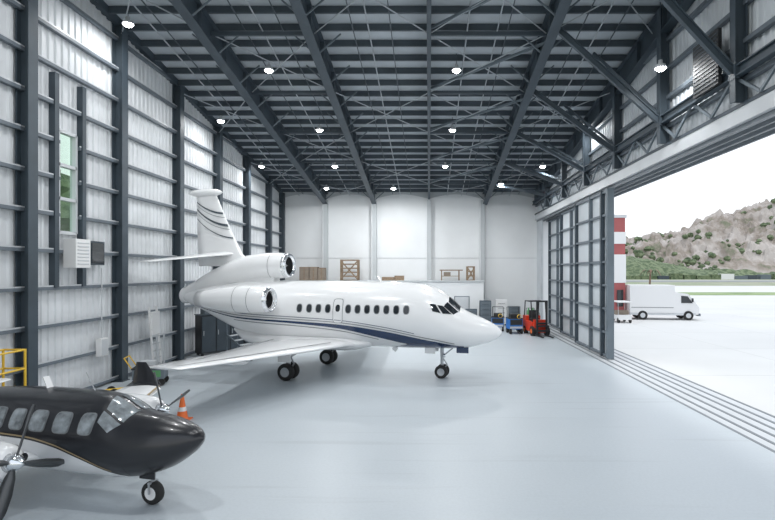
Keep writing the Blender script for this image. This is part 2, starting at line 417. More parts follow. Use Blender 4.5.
hd.build('door_header_beam')
for k in range(8):
    y = 4.8+4.4*k
    if y > 38: break
    p = MB(); p.ibeam((XR-0.3, y, HB+0.5), (XR-0.3, y, zr(y)-0.3), 0.25, 0.3, 'steel', 0.03, up=(1, 0, 0)); p.build('wall_post')
lv = MB(); lv.bx((XR-0.56, 14.1, 9.1), (XR-0.46, 15.45, 10.6), 'dark')
for i in range(12): lv.bx((XR-0.58, 14.17, 9.2+i*0.115), (XR-0.56, 15.38, 9.23+i*0.115), 'steel')
for y in (14.3, 15.2): lv.bx((XR-0.46, y-0.03, 9.3), (XR-0.2, y+0.03, 9.4), 'steel')
lv.build('louvre_vent')
def leaf(name, X, y0, y1, ys):
    d = MB(); H_ = HB-0.14
    d.bx((X+0.14, y0, 0.05), (X+0.2, y1, H_), 'sheet_r')
    for yy in ys: d.bx((X-0.03, yy-0.07, 0.04), (X+0.14, yy+0.07, H_), 'steel_mid')
    n = 7
    for i in range(n+1):
        zz = 0.1+(H_-0.2)*i/n
        d.bx((X+0.0, y0, zz-0.05), (X+0.14, y1, zz+0.05), 'girt')
    d.bx((X-0.06, y0-0.02, 0.02), (X+0.24, y0+0.22, H_), 'steel_mid'); d.bx((X-0.05, y0+0.9, 0.02), (X+0.12, y0+1.1, H_), 'steel'); d.bx((X-0.03, y1-0.15, 0.04), (X+0.22, y1, H_), 'steel')
    for yy in (y0+0.8, y1-0.8): d.cyl((X+0.0, yy, 0.08), (X+0.1, yy, 0.08), 0.07, 0.07, 'rail', 12)
    return d.build(name)
leaf('door_1', 8.12, 23.5, 28.9, [26.3])
leaf('door_2', 8.48, 28.6, 33.6, [31.2])
leaf('door_3', 8.85, 33.3, 38.5, [36.0])
lamps = [(-10.3, 17.8), (-6.4, 20.8), (1.1, 20.8), (7.3, 16.4), (-5.6, 26.6), (1.2, 26.6), (7.6, 26.0), (-10.2, 25.5), (-5.8, 32), (1.0, 32), (7.0, 32), (-10.3, 32),
         (-6.4, 14), (1.1, 13), (-2.5, 36.5), (4.9, 35.5), (-6.4, 7), (1.1, 7), (-7.2, 36.5)]
for (x, y) in lamps:
    zl = zr(y)-0.95
    if abs(x-7.3) < 0.01: zl = 10.4
    l = MB(); l.rev((0, 0, 0), [(-0.10, 0.001), (-0.085, 0.08), (-0.04, 0.14), (0.0, 0.16)], 'lamp', 20, 'z')
    l.rev((0, 0, 0), [(0.0, 0.17), (-0.02, 0.19), (0.1, 0.15), (0.13, 0.07), (0.25, 0.06), (0.25, 0.001)], 'alu', 20, 'z')
    l.cyl((0, 0, 0.25), (0, 0, min(zr(y)-zl-0.28, 3)), 0.012, 0.012, 'steel', 6)
    ob = l.build('high_bay_lamp', (x, y, zl))
    ld = bpy.data.lights.new('lamp_light', 'AREA'); ld.shape = 'DISK'; ld.size = 0.3; ld.energy = 265 if abs(x) < 7 else 75; ld.color = (0.97, 0.99, 1.0)
    lo = bpy.data.objects.new('lamp_light', ld); scene.collection.objects.link(lo); lo.parent = ob; lo.location = (0, 0, -0.12)

# ------------------------------------------------------------------ body helpers
class Body:
    def __init__(s, prof, nexp=2.0):
        prof = sorted(prof); xs = [p[0] for p in prof]
        s.x0, s.x1 = xs[0], xs[-1]
        s.top = hermite(xs, [p[1] for p in prof]); s.bot = hermite(xs, [p[2] for p in prof]); s.hw = hermite(xs, [p[3] for p in prof])
        s.xs = xs
    def pt(s, x, a, off=0.0):
        t_, b_, w_ = s.top(x), s.bot(x), s.hw(x); zc = (t_+b_)/2; rh = (t_-b_)/2
        return Vector((x, (w_+off)*math.cos(a), zc+(rh+off)*math.sin(a)))
    def ang(s, x, z):
        t_, b_ = s.top(x), s.bot(x); zc = (t_+b_)/2; rh = max(1e-4, (t_-b_)/2)
        return math.asin(max(-1, min(1, (z-zc)/rh)))
    def mesh(s, mb, k, n=40, m=90, ks=None):
        rings = []
        X = [s.x0+(s.x1-s.x0)*(0.5-0.5*math.cos(math.pi*i/m)) for i in range(m+1)]
        for x in X: rings.append([s.pt(x, 2*math.pi*j/n) for j in range(n)])
        mb.loft(rings, k)
    def strip(s, mb, x0, x1, lo, hi, k, off=0.008, n=60, m=8, sides=(-1, 1)):
        for sd in sides:
            rings = []
            for i in range(n+1):
                x = x0+(x1-x0)*i/n; a0 = s.ang(x, lo(x)); a1 = s.ang(x, hi(x)); ring = []
                for j in range(m+1):
                    a = a0+(a1-a0)*j/m
                    p = s.pt(x, a, off); p.y *= sd; ring.append(p)
                rings.append(ring)
            mb.loft(rings, k, closed=False)
    def patch(s, mb, xc, zc, w_, h_, k, off=0.012, n=20, sides=(-1, 1), p=2.6, xoff=0):
        for sd in sides:
            c = s.pt(xc, s.ang(xc, zc), off); c.y *= sd; vs = [c]
            for q in (0.5, 1.0):
                for i in range(n):
                    a = 2*math.pi*i/n; ca, sa = math.cos(a), math.sin(a)
                    x = xc+q*w_/2*math.copysign(abs(ca)**(2/p), ca); z_ = zc+q*h_/2*math.copysign(abs(sa)**(2/p), sa)
                    v = s.pt(x, s.ang(x, z_), off); v.y *= sd; vs.append(v)
            fs = [(0, 1+i, 1+(i+1) % n) for i in range(n)] + [(1+i, 1+n+i, 1+n+(i+1) % n, 1+(i+1) % n) for i in range(n)]
            mb.add(vs, fs, k, True)
    def quad(s, mb, pts, k, off=0.012, n=6, sides=(-1, 1)):
        for sd in sides:
            rings = []
            for i in range(n+1):
                u = i/n; ring = []
                for j in range(n+1):
                    v = j/n
                    x = (1-u)*((1-v)*pts[0][0]+v*pts[3][0])+u*((1-v)*pts[1][0]+v*pts[2][0])
                    a = (1-u)*((1-v)*pts[0][1]+v*pts[3][1])+u*((1-v)*pts[1][1]+v*pts[2][1])
                    p = s.pt(x, a, off); p.y *= sd; ring.append(p)
                rings.append(ring)
            mb.loft(rings, k, closed=False)

AF = [(0, 0), (0.02, 0.35), (0.08, 0.7), (0.2, 0.95), (0.35, 1.0), (0.55, 0.8), (0.78, 0.4), (1, 0.03), (1, -0.03), (0.78, -0.3), (0.55, -0.6), (0.35, -0.75), (0.2, -0.7), (0.08, -0.5), (0.02, -0.28)]
def wing(mb, secs, k, vertical=False):
    rings = []
    for xl, y, z, c, t_ in secs:
        ring = []
        for u, v in AF:
            if vertical: ring.append(Vector((xl-u*c, y+v*t_/2*(1 if v > 0 else 1.3), z)))
            else: ring.append(Vector((xl-u*c, y, z+v*t_/2)))
        rings.append(ring)
    mb.loft(rings, k)

# ------------------------------------------------------------------ business jet
TH = math.radians(-14)
jet_loc = (-4.75, 20.8, 0)
jp = [(7.64, 1.78, 1.74, 0.02), (7.55, 1.91, 1.61, 0.16), (7.3, 2.09, 1.45, 0.36), (6.9, 2.28, 1.30, 0.58), (6.45, 2.47, 1.19, 0.78), (6.2, 2.60, 1.16, 0.86),
      (5.9, 2.86, 1.14, 0.95), (5.6, 3.11, 1.13, 1.02), (5.2, 3.35, 1.12, 1.09), (4.7, 3.49, 1.11, 1.15), (4.0, 3.57, 1.10, 1.19), (2.5, 3.6, 1.10, 1.2),
      (-1.2, 3.6, 1.14, 1.2), (-2.4, 3.58, 1.35, 1.12), (-3.6, 3.5, 1.8, 0.9), (-4.8, 3.38, 2.35, 0.62), (-5.5, 3.22, 2.62, 0.42), (-5.75, 3.1, 2.75, 0.3)]
J = MB(); jb = Body(jp); jb.mesh(J, 'white', 44, 110)
fr = Body([(3.2, 1.45, 1.40, 0.3), (2.6, 1.5, 1.08, 0.8), (1.6, 1.6, 0.92, 1.15), (-1.2, 1.6, 0.92, 1.2), (-2.4, 1.7, 1.1, 0.95), (-3.2, 1.75, 1.5, 0.4)]); fr.mesh(J, 'white', 28, 40)
up = hermite([-5.2, -2.5, 0, 1.7, 3.5, 5.2, 6.4, 7.0], [2.62, 2.20, 2.10, 2.02, 1.80, 1.47, 1.27, 1.27])
wd = hermite([-5.2, -2.5, 0, 1.7, 3.0, 4.2, 5.2, 6.4], [0.02, 0.05, 0.09, 0.15, 0.26, 0.34, 0.32, 0.05])
jb.strip(J, -5.0, 6.3, lambda x: up(x)-wd(x), up, 'navy', 0.01, 90, 4)
jb.strip(J, -4.6, 6.0, lambda x: up(x)+0.06, lambda x: up(x)+0.09, 'silverp', 0.01, 90, 2)
jb.strip(J, -3.8, 4.6, lambda x: up(x)+0.15, lambda x: up(x)+0.17, 'navy', 0.01, 90, 2)
jb.strip(J, -2.8, 3.2, lambda x: up(x)-wd(x)-0.1, lambda x: up(x)-wd(x)-0.07, 'silverp', 0.01, 90, 2)
jb.strip(J, 3.6, 6.35, lambda x: jb.bot(x), lambda x: min(up(x)-wd(x)+0.02, jb.bot(x)+0.30*min(1, (x-3.6)/0.9)*min(1, (6.35-x)/0.7)+0.001), 'navy', 0.009, 50, 5)
for xc in [0.15, 0.55, 0.93, 1.31]:
    jb.patch(J, xc, 2.60, 0.235, 0.33, 'silverp', 0.008); jb.patch(J, xc, 2.60, 0.185, 0.275, 'glassdk', 0.014)
for i in range(7):
    xc = 2.12+i*0.37
    jb.patch(J, xc, 2.60, 0.235, 0.33, 'silverp', 0.008); jb.patch(J, xc, 2.60, 0.185, 0.275, 'glassdk', 0.014)
jb.patch(J, 1.71, 2.52, 0.40, 0.90, 'silverp', 0.009, p=6); jb.patch(J, 1.71, 2.52, 0.36, 0.86, 'white', 0.013, p=6); jb.patch(J, 1.71, 2.62, 0.18, 0.26, 'glassdk', 0.018)
A_ = math.radians
jb.quad(J, [(6.12, A_(87)), (6.16, A_(58)), (5.76, A_(60)), (5.70, A_(87))], 'glassdk', 0.012)
jb.quad(J, [(6.13, A_(54)), (5.99, A_(35)), (5.64, A_(39)), (5.72, A_(57))], 'glassdk', 0.012)
jb.quad(J, [(5.94, A_(33)), (5.64, A_(22)), (5.42, A_(34)), (5.60, A_(39))], 'glassdk', 0.012)
jb.quad(J, [(5.57, A_(21)), (5.28, A_(18)), (5.16, A_(31)), (5.36, A_(34))], 'glassdk', 0.012)
for sd in (-1, 1):
    wing(J, [(2.5, sd*0.6, 1.22, 4.3, 0.42), (2.15, sd*1.25, 1.28, 3.7, 0.38), (1.3, sd*4.4, 1.38, 2.2, 0.22), (0.35, sd*7.75, 1.50, 1.15, 0.10), (0.18, sd*7.88, 1.53, 0.9, 0.04)], 'white')
    for t_ in (2.4, 4.0, 5.6):
        xe = 2.15-3.7+ (t_-1.25)*(0.42); zf = 1.28+0.033*(t_-1.25)-0.08
        J.rev((xe, sd*t_, zf-0.02), [(-0.5, 0.005), (-0.25, 0.07), (0.1, 0.1), (0.45, 0.06), (0.6, 0.005)], 'white', 12)
    J.beam((-0.75, sd*1.5, 1.44), (-0.15, sd*7.4, 1.515), 0.02, 0.015, 'silverp')
    J.beam((1.75, sd*1.9, 1.455), (0.1, sd*7.6, 1.545), 0.025, 0.015, 'silverp')
    wing(J, [(-3.35, 0, 4.72, 1.75, 0.2), (-3.9, sd*1.2, 4.58, 1.35, 0.14), (-4.85, sd*3.1, 4.34, 0.75, 0.06)], 'white')
    c = (0, sd*1.78, 2.93)
    J.rev(c, [(-0.80, 0.31), (-0.70, 0.34), (-0.66, 0.385), (-0.70, 0.43), (-0.85, 0.47), (-1.3, 0.51), (-2.1, 0.51), (-2.8, 0.45), (-3.4, 0.36), (-3.8, 0.29), (-3.75, 0.26), (-3.4, 0.22)], 'white', 36)
    J.rev(c, [(-0.78, 0.315), (-0.69, 0.345), (-0.655, 0.385), (-0.69, 0.435), (-0.80, 0.468)], 'chrome', 36)
    J.rev(c, [(-0.79, 0.32), (-1.2, 0.34), (-1.25, 0.001)], 'dark', 30); J.rev(c, [(-3.4, 0.27), (-3.42, 0.001)], 'dark', 24)
    J.rev(c, [(-0.85, 0.001), (-0.95, 0.06), (-1.2, 0.12)], 'gear', 16)
    for i in range(16):
        a = 2*math.pi*i/16; J.beam((-1.1, c[1]+0.1*math.cos(a), c[2]+0.1*math.sin(a)), (-1.14, c[1]+0.33*math.cos(a), c[2]+0.33*math.sin(a)), 0.05, 0.01, 'gear')
    for xx in (-1.4, -2.0): J.rev(c, [(xx, 0.516), (xx-0.02, 0.516)], 'silverp', 36)
    J.box((-2.2, sd*1.25, 2.93), (2.0, 0.55, 0.16), 'white')
J.rev((0, 0, 4.22), [(-0.95, 0.34), (-0.88, 0.38), (-0.85, 0.42), (-0.89, 0.47), (-1.05, 0.50)], 'chrome', 36)
rings = []
for xx, rr_, zc in [(-0.95, 0.485, 4.22), (-1.3, 0.52, 4.22), (-2.0, 0.54, 4.2), (-2.8, 0.52, 4.12), (-3.6, 0.50, 3.9), (-4.4, 0.46, 3.6), (-5.2, 0.42, 3.2), (-5.7, 0.36, 2.99), (-5.85, 0.34, 2.97)]:
    rings.append([Vector((xx, rr_*math.cos(2*math.pi*j/32), zc+rr_*math.sin(2*math.pi*j/32))) for j in range(32)])
J.loft(rings, 'white', caps=False)
J.rev((0, 0, 2.97), [(-5.85, 0.34), (-5.9, 0.3), (-5.6, 0.27), (-5.6, 0.001)], 'gear', 24)
J.rev((0, 0, 4.22), [(-0.94, 0.35), (-1.35, 0.33), (-1.5, 0.001)], 'dark', 30)
J.rev((0, 0, 4.22), [(-1.0, 0.001), (-1.1, 0.07), (-1.4, 0.13)], 'gear', 16)
J.rev((0, 0, 4.21), [(-1.6, 0.535), (-1.62, 0.535)], 'silverp', 36)
J.beam((-1.5, 0, 3.62), (-4.5, 0, 3.5), 0.5, 0.6, 'white')
FZ = [4.2, 4.7, 5.8, 7.15]; FL = [-2.45, -3.05, -3.65, -4.28]; FC = [2.7, 2.15, 1.58, 0.98]; FT = [0.36, 0.28, 0.2, 0.13]
wing(J, [(FL[i], 0, FZ[i], FC[i], FT[i]) for i in range(4)], 'white', vertical=True)
J.rev((0, 0, 7.3), [(-4.0, 0.002), (-4.12, 0.09), (-4.35, 0.15), (-4.9, 0.17), (-5.4, 0.13), (-5.7, 0.01)], 'white', 20)
def finhalf(x, z):
    le = hermite(FZ, FL)(z); ch = hermite(FZ, FC)(z); th = hermite(FZ, FT)(z)
    u = min(1, max(0, (le-x)/ch)); us = [a for a, _ in AF[:8]]; vs = [b_ for _, b_ in AF[:8]]
    return le, ch, hermite(us, vs)(u)*th/2
for (za_, zb_, wd0) in ((6.45, 6.95, 0.09), (6.25, 6.8, 0.03), (5.95, 6.66, 0.11), (5.75, 6.48, 0.03), (5.4, 6.25, 0.06)):
    for sd in (-1, 1):
        rings = []
        for i in range(25):
            u = 0.015+0.97*i/24; zz = za_+(zb_-za_)*(u**1.7)
            ring = []
            for q in (0, 0.5, 1):
                z_ = zz-wd0*(1-0.5*u)*q; le, ch, _ = finhalf(0, z_); x = le-u*ch; hh = finhalf(x, z_)[2]
                ring.append(Vector((x, sd*(hh*(1.3 if sd < 0 else 1)+0.012), z_)))
            rings.append(ring)
        J.loft(rings, 'steel' if wd0 > 0.05 else 'silverp', closed=False)
J.beam((3.0, 0, 3.58), (2.85, 0, 3.8), 0.2, 0.02, 'white'); J.beam((3.6, 0, 1.1), (3.5, 0, 0.95), 0.02, 0.2, 'white')
ngx = 5.4
J.cyl((ngx, 0, 1.25), (ngx, 0, 0.3), 0.075, 0.05, 'gear', 14); J.cyl((ngx, -0.22, 0.25), (ngx, 0.22, 0.25), 0.035, 0.035, 'gear', 10)
for sd in (-1, 1): J.wheel((ngx, sd*0.16, 0.25), 0.25, 0.15)
J.beam((ngx+0.02, 0, 0.8), (ngx+0.5, 0, 1.2), 0.05, 0.05, 'gear'); J.beam((ngx+0.05, 0, 0.72), (ngx+0.2, 0, 0.5), 0.03, 0.04, 'gear'); J.beam((ngx+0.2, 0, 0.5), (ngx+0.05, 0, 0.32), 0.03, 0.04, 'gear')
J.cyl((ngx+0.08, -0.07, 0.85), (ngx+0.14, -0.07, 0.85), 0.07, 0.07, 'chrome', 12)
J.box((ngx-0.4, -0.28, 1.06), (0.4, 0.03, 0.25), 'white'); J.box((ngx+0.8, -0.12, 1.1), (0.45, 0.03, 0.26), 'navy'); J.box((ngx-0.4, 0.28, 1.06), (0.4, 0.03, 0.25), 'white')
for sd in (-1, 1):
    t_ = sd*1.72
    J.cyl((0, t_, 1.3), (0, t_, 0.42), 0.1, 0.08, 'gear', 14); J.cyl((0, t_-0.28, 0.32), (0, t_+0.28, 0.32), 0.045, 0.045, 'gear', 10); J.cyl((0, t_, 0.45), (0, t_, 0.3), 0.07, 0.06, 'chrome', 12)
    for q in (-0.19, 0.19): J.wheel((0, t_+q, 0.32), 0.32, 0.2)
    J.beam((0.03, t_, 0.8), (0.5, t_*0.75, 1.2), 0.06, 0.06, 'gear'); J.beam((0.1, t_, 0.85), (0.22, t_, 0.6), 0.04, 0.05, 'gear'); J.beam((0.22, t_, 0.6), (0.08, t_, 0.4), 0.04, 0.05, 'gear')
    J.box((0.0, t_+sd*0.32, 0.95), (0.5, 0.03, 0.5), 'white')
J.build('business_jet', jet_loc, TH)

# ------------------------------------------------------------------ twin propeller plane
P = MB()
pprof = [(1.0, 1.22, 1.18, 0.02), (0.93, 1.31, 1.07, 0.14), (0.75, 1.41, 0.9, 0.29), (0.4, 1.51, 0.68, 0.45), (0.0, 1.57, 0.54, 0.54), (-0.22, 1.60, 0.50, 0.58), (-0.5, 1.74, 0.48, 0.61), (-0.8, 1.85, 0.47, 0.63),
         (-1.3, 1.89, 0.46, 0.65), (-2.2, 1.89, 0.47, 0.65), (-3.0, 1.86, 0.52, 0.61), (-4.0, 1.77, 0.68, 0.48), (-5.3, 1.60, 0.98, 0.26), (-6.1, 1.5, 1.2, 0.08)]
pb = Body(pprof); pb.mesh(P, 'black', 40, 90)
bd = hermite([-6.0, -3.0, -2.0, -1.4, -0.9, -0.5, -0.1], [1.34, 1.20, 1.17, 1.08, 0.90, 0.70, 0.52])
pb.strip(P, -6.0, -0.12, lambda x: pb.bot(x), bd, 'white', 0.006, 70, 10)
pb.strip(P, -5.6, -0.4, lambda x: bd(x)+0.03, lambda x: bd(x)+0.055, 'gold', 0.006, 70, 2)
for xc, w_ in ((-0.80, 0.24), (-1.26, 0.32), (-1.75, 0.32), (-2.2, 0.28), (-2.62, 0.26), (-3.0, 0.22)):
    pb.patch(P, xc, 1.47, w_+0.035, 0.335, 'silverp', 0.007, p=4); pb.patch(P, xc, 1.47, w_, 0.30, 'glasslt', 0.013, p=4)
pb.quad(P, [(-0.20, A_(86)), (-0.24, A_(50)), (-0.60, A_(56)), (-0.70, A_(86))], 'glasslt', 0.012)
pb.quad(P, [(-0.26, A_(46)), (-0.40, A_(26)), (-0.62, A_(34)), (-0.62, A_(52))], 'glasslt', 0.012)
for x_ in (0.25, -0.15): pb.strip(P, x_, x_+0.008, lambda x: pb.bot(x), lambda x: pb.top(x), 'dark', 0.003, 1, 16)
P.cyl((-1.2, 0, 1.87), (-1.4, 0, 2.2), 0.01, 0.008, 'gear', 6); P.beam((-2.2, 0, 1.88), (-2.3, 0, 2.08), 0.12, 0.02, 'white')
for sd in (-1, 1):
    wing(P, [(-1.7, sd*0.4, 0.82, 1.9, 0.26), (-1.95, sd*1.5, 0.98, 1.6, 0.22), (-2.25, sd*2.8, 1.24, 1.0, 0.13)], 'white')
    wing(P, [(-2.25, sd*2.8, 1.24, 1.0, 0.13), (-2.45, sd*2.98, 1.31, 0.8, 0.06)], 'black')
    wing(P, [(-2.35, sd*2.95, 1.28, 0.85, 0.07), (-2.65, sd*3.06, 1.50, 0.6, 0.06), (-2.95, sd*3.12, 1.78, 0.28, 0.03)], 'black', vertical=True)
    P.beam((-2.0, sd*1.9, 1.18), (-2.3, sd*2.78, 1.31), 0.05, 0.01, 'gold')
    nb = Body([(-1.15, 1.28, 1.02, 0.12), (-1.22, 1.36, 0.92, 0.24), (-1.4, 1.41, 0.84, 0.33), (-1.9, 1.44, 0.76, 0.37), (-2.7, 1.36, 0.74, 0.35), (-3.4, 1.2, 0.78, 0.25), (-4.0, 1.05, 0.88, 0.05)])
    tmp = MB(); nb.mesh(tmp, 'white', 28, 40); nb.strip(tmp, -3.6, -1.2, lambda x: 1.08, lambda x: 1.2, 'black', 0.008, 30, 3)
    nb.strip(tmp, -2.9, -1.3, lambda x: 1.26, lambda x: 1.31, 'black', 0.008, 30, 3)
    off = Vector((0, sd*1.5, 0))
    base = len(P.v); P.v += [v+off for v in tmp.v]
    for ff, mi_, ss in zip(tmp.f, tmp.m, tmp.s): P.f.append([base+j for j in ff]); P.m.append(P.mi(tmp.mats[mi_])); P.s.append(ss)
    hub = Vector((-1.05, sd*1.5, 1.15))
    P.rev(hub, [(0.12, 0.001), (0.08, 0.06), (0.0, 0.11), (-0.12, 0.15), (-0.14, 0.001)], 'chrome', 24)
    for s2 in (-1, 1): P.rev(hub+Vector((-0.13, s2*0.2, 0.0)), [(0.0, 0.07), (-0.03, 0.001)], 'dark', 14)
    for ang in ((70, -20, -110, 160) if sd < 0 else (75, -15, -105, 165)):
        a = A_(ang); dr = Vector((0, math.cos(a)*-sd, math.sin(a))); ax = Vector((1, 0, 0)); side = ax.cross(dr)
        rings = []
        for q, cw, tw in ((0.1, 0.04, 60), (0.22, 0.075, 52), (0.45, 0.10, 42), (0.68, 0.095, 34), (0.8, 0.07, 30), (0.85, 0.025, 28)):
            tr = A_(tw); cd = side*math.cos(tr)+ax*math.sin(tr); nd = side*-math.sin(tr)+ax*math.cos(tr); cc = hub+dr*q+Vector((-0.05, 0, 0))
            rings.append([cc+cd*cw, cc+nd*0.02, cc-cd*cw*0.9, cc-nd*0.015])
        P.loft(rings, 'blade', smooth=True)
    P.cyl((-2.9, sd*1.5, 0.85), (-2.9, sd*1.5, 0.25), 0.05, 0.035, 'gear', 12); P.wheel((-2.9, sd*1.5, 0.22), 0.22, 0.15)
    P.beam((-2.88, sd*1.5, 0.5), (-2.5, sd*1.45, 0.85), 0.04, 0.04, 'gear')
    wing(P, [(-5.1, 0, 1.4, 0.95, 0.12), (-5.55, sd*1.9, 1.48, 0.5, 0.05)], 'white')
wing(P, [(-4.3, 0, 1.6, 1.8, 0.1), (-5.0, 0, 2.0, 1.15, 0.1), (-5.7, 0, 3.0, 0.6, 0.05)], 'black', vertical=True)
P.cyl((0.02, 0, 0.62), (0.0, 0, 0.34), 0.045, 0.035, 'gear', 12); P.wheel((-0.0, 0, 0.2), 0.2, 0.14, 'white_m')
for sd in (-1, 1): P.beam((0.0, sd*0.095, 0.2), (0.0, sd*0.095, 0.38), 0.03, 0.02, 'gear')
P.beam((0, -0.1, 0.38), (0, 0.1, 0.38), 0.05, 0.03, 'gear'); P.beam((0.02, 0, 0.55), (-0.35, 0, 0.56), 0.03, 0.03, 'gear'); P.box((0.0, -0.13, 0.54), (0.3, 0.02, 0.12), 'black')
P.build('propeller_plane', (-4.74, 8.93, 0), math.radians(-13.5))

# ------------------------------------------------------------------ equipment
F = MB()
F.bx((-0.5, 0.1, 0.25), (0.5, 1.7, 0.85), 'red'); F.bx((-0.48, 1.3, 0.3), (0.48, 1.95, 1.15), 'red'); F.bx((-0.42, -0.1, 0.2), (0.42, 0.15, 1.0), 'red')
for x in (-0.46, 0.46):
    F.beam((x, 0.15, 0.85), (x, 0.4, 2.1), 0.06, 0.06, 'dark'); F.beam((x, 1.7, 1.0), (x, 1.5, 2.1), 0.06, 0.06, 'dark'); F.beam((x, 0.4, 2.1), (x, 1.5, 2.1), 0.06, 0.06, 'dark')
for i in range(6): F.beam((-0.46, 0.4+i*0.22, 2.1), (0.46, 0.4+i*0.22, 2.1), 0.04, 0.04, 'dark')
F.bx((-0.28, 0.9, 0.85), (0.28, 1.35, 1.0), 'dark'); F.bx((-0.28, 1.25, 0.95), (0.28, 1.38, 1.5), 'dark')
F.cyl((0, 0.35, 1.0), (0, 0.55, 1.3), 0.02, 0.02, 'dark', 8); F.rev((0, 0.55, 1.3), [(0, 0.14), (0.03, 0.17), (0.05, 0.14)], 'dark', 16, 'y')
for x in (-0.3, 0.3): F.bx((x-0.05, -0.35, 0.08), (x+0.05, -0.2, 2.2), 'dark'); F.bx((x-0.06, -1.35, 0.05), (x+0.06, -0.35, 0.1), 'dark')
for zz in (0.35, 0.8, 2.15): F.bx((-0.35, -0.36, zz-0.05), (0.35, -0.2, zz+0.05), 'dark')
F.bx((-0.42, -0.42, 0.3), (0.42, -0.36, 0.42), 'dark'); F.bx((-0.42, -0.42, 0.6), (0.42, -0.36, 0.7), 'dark')
for x, y, r_ in ((-0.45, 0.1, 0.3), (0.45, 0.1, 0.3), (-0.42, 1.5, 0.24), (0.42, 1.5, 0.24)):
    F.cyl((x-0.1, y, r_), (x+0.1, y, r_), r_, r_, 'rubber', 20, kc='rubber'); F.cyl((x-0.11, y, r_), (x+0.11, y, r_), r_*0.5, r_*0.5, 'orange', 16)
F.build('forklift', (6.85, 32.0, 0), math.radians(8), bevel=0.02)
def gpu(name, loc, s=1.0, rz=0.0):
    c = MB()
    c.bx((-0.45, -0.4, 0.3), (0.45, 0.6, 1.0), 'blue'); c.bx((-0.4, -0.42, 0.6), (0.4, -0.4, 0.95), 'dark'); c.bx((-0.47, -0.42, 1.0), (0.47, 0.62, 1.05), 'dark')
    c.bx((-0.3, -0.2, 1.05), (0.3, 0.4, 1.3), 'dark'); c.bx((-0.42, -0.43, 0.36), (0.42, -0.41, 0.5), 'alu')
    for x in (-0.4, 0.4): c.cyl((x, 0.5, 1.05), (x, 0.5, 1.75), 0.025, 0.025, 'dark', 8)
    c.cyl((-0.4, 0.5, 1.75), (0.4, 0.5, 1.75), 0.025, 0.025, 'dark', 8)
    for x in (-0.38, 0.38):
        for y in (-0.3, 0.45): c.cyl((x-0.06, y, 0.2), (x+0.06, y, 0.2), 0.2, 0.2, 'rubber', 18)
    c.beam((0, -0.4, 0.3), (0.05, -1.1, 0.08), 0.05, 0.05, 'dark')
    c.rev((0.2, -0.46, 1.15), [(0, 0.12), (0.04, 0.16), (0.06, 0.12)], 'yellow', 16, 'y')
    ob = c.build(name, loc, rz, bevel=0.02); ob.scale = (s, s, s); return ob
gpu('ground_power_cart', (5.5, 33.4, 0), 0.95, 0.1); gpu('ground_power_cart', (4.6, 34.8, 0), 0.9, -0.15)
def toolchest(name, loc, k='steel_mid', h=1.1):
    c = MB(); c.bx((-0.4, -0.25, 0.12), (0.4, 0.25, h), k)
    for i in range(5): zz = 0.18+i*(h-0.2)/5; c.bx((-0.37, -0.265, zz), (0.37, -0.25, zz+(h-0.2)/5-0.03), 'white_m' if k == 'white_m' else 'steel_mid'); c.bx((-0.25, -0.29, zz+0.08), (0.25, -0.265, zz+0.1), 'dark')
    for x in (-0.33, 0.33):
        for y in (-0.2, 0.2): c.cyl((x-0.02, y, 0.06), (x+0.02, y, 0.06), 0.06, 0.06, 'rubber', 12)
    return c.build(name, loc, bevel=0.01)
toolchest('tool_chest', (4.0, 37.0, 0), 'steel', 1.9); toolchest('tool_chest', (3.0, 37.0, 0), 'steel', 1.3); toolchest('tool_chest', (5.3, 38.2, 0), 'white_m', 1.9); toolchest('tool_chest', (6.3, 38.4, 0), 'steel_mid', 1.4)
hc = MB()
for x in (-0.15, 0.15): hc.rev((x, 0, 0.1), [(0, 0.001), (0.0, 0.12), (1.1, 0.12), (1.25, 0.05), (1.35, 0.03), (1.35, 0.001)], 'green', 14, 'z')
hc.bx((-0.32, -0.14, 0.02), (0.32, 0.2, 0.1), 'dark'); hc.beam((-0.28, 0.17, 0.1), (-0.28, 0.17, 1.4), 0.03, 0.03, 'dark'); hc.beam((0.28, 0.17, 0.1), (0.28, 0.17, 1.4), 0.03, 0.03, 'dark'); hc.beam((-0.28, 0.17, 1.4), (0.28, 0.17, 1.4), 0.03, 0.03, 'dark')
hc.cyl((-0.36, 0.17, 0.12), (-0.3, 0.17, 0.12), 0.12, 0.12, 'rubber', 14); hc.cyl((0.3, 0.17, 0.12), (0.36, 0.17, 0.12), 0.12, 0.12, 'rubber', 14)
hc.build('gas_cylinder_trolley', (7.1, 36.3, 0))
# dark equipment cabinet behind the tail
def cabinet(name, loc, rz, W=1.1, H=1.9):
    c = MB(); c.bx((-W, -0.3, 0.1), (W, 0.3, H), 'dark'); c.bx((-W-0.03, -0.33, H), (W+0.03, 0.33, H+0.05), 'steel')
    for i in range(3):
        x0 = -W+0.04+i*(2*W-0.04)/3; c.bx((x0, -0.32, 0.16), (x0+(2*W)/3-0.06, -0.3, H-0.05), 'steel'); c.bx((x0+0.06, -0.345, H*0.5), (x0+0.09, -0.32, H*0.62), 'alu')
    for x in (-W+0.1, W-0.1):
        for y in (-0.22, 0.22): c.bx((x-0.05, y-0.05, 0), (x+0.05, y+0.05, 0.1), 'dark')
    c.bx((-W+0.2, -0.25, H+0.05), (-W+0.8, 0.2, H+0.3), 'steel_mid'); c.cyl((0.3, 0, H+0.05), (0.3, 0, H+0.35), 0.14, 0.14, 'steel', 14)
    return c.build(name, loc, rz, bevel=0.01)
cabinet('equipment_cabinet', (-10.2, 25.4, 0), math.radians(50))
cabinet('equipment_cabinet', (-9.6, 28.2, 0), math.radians(10), 1.0, 1.5)
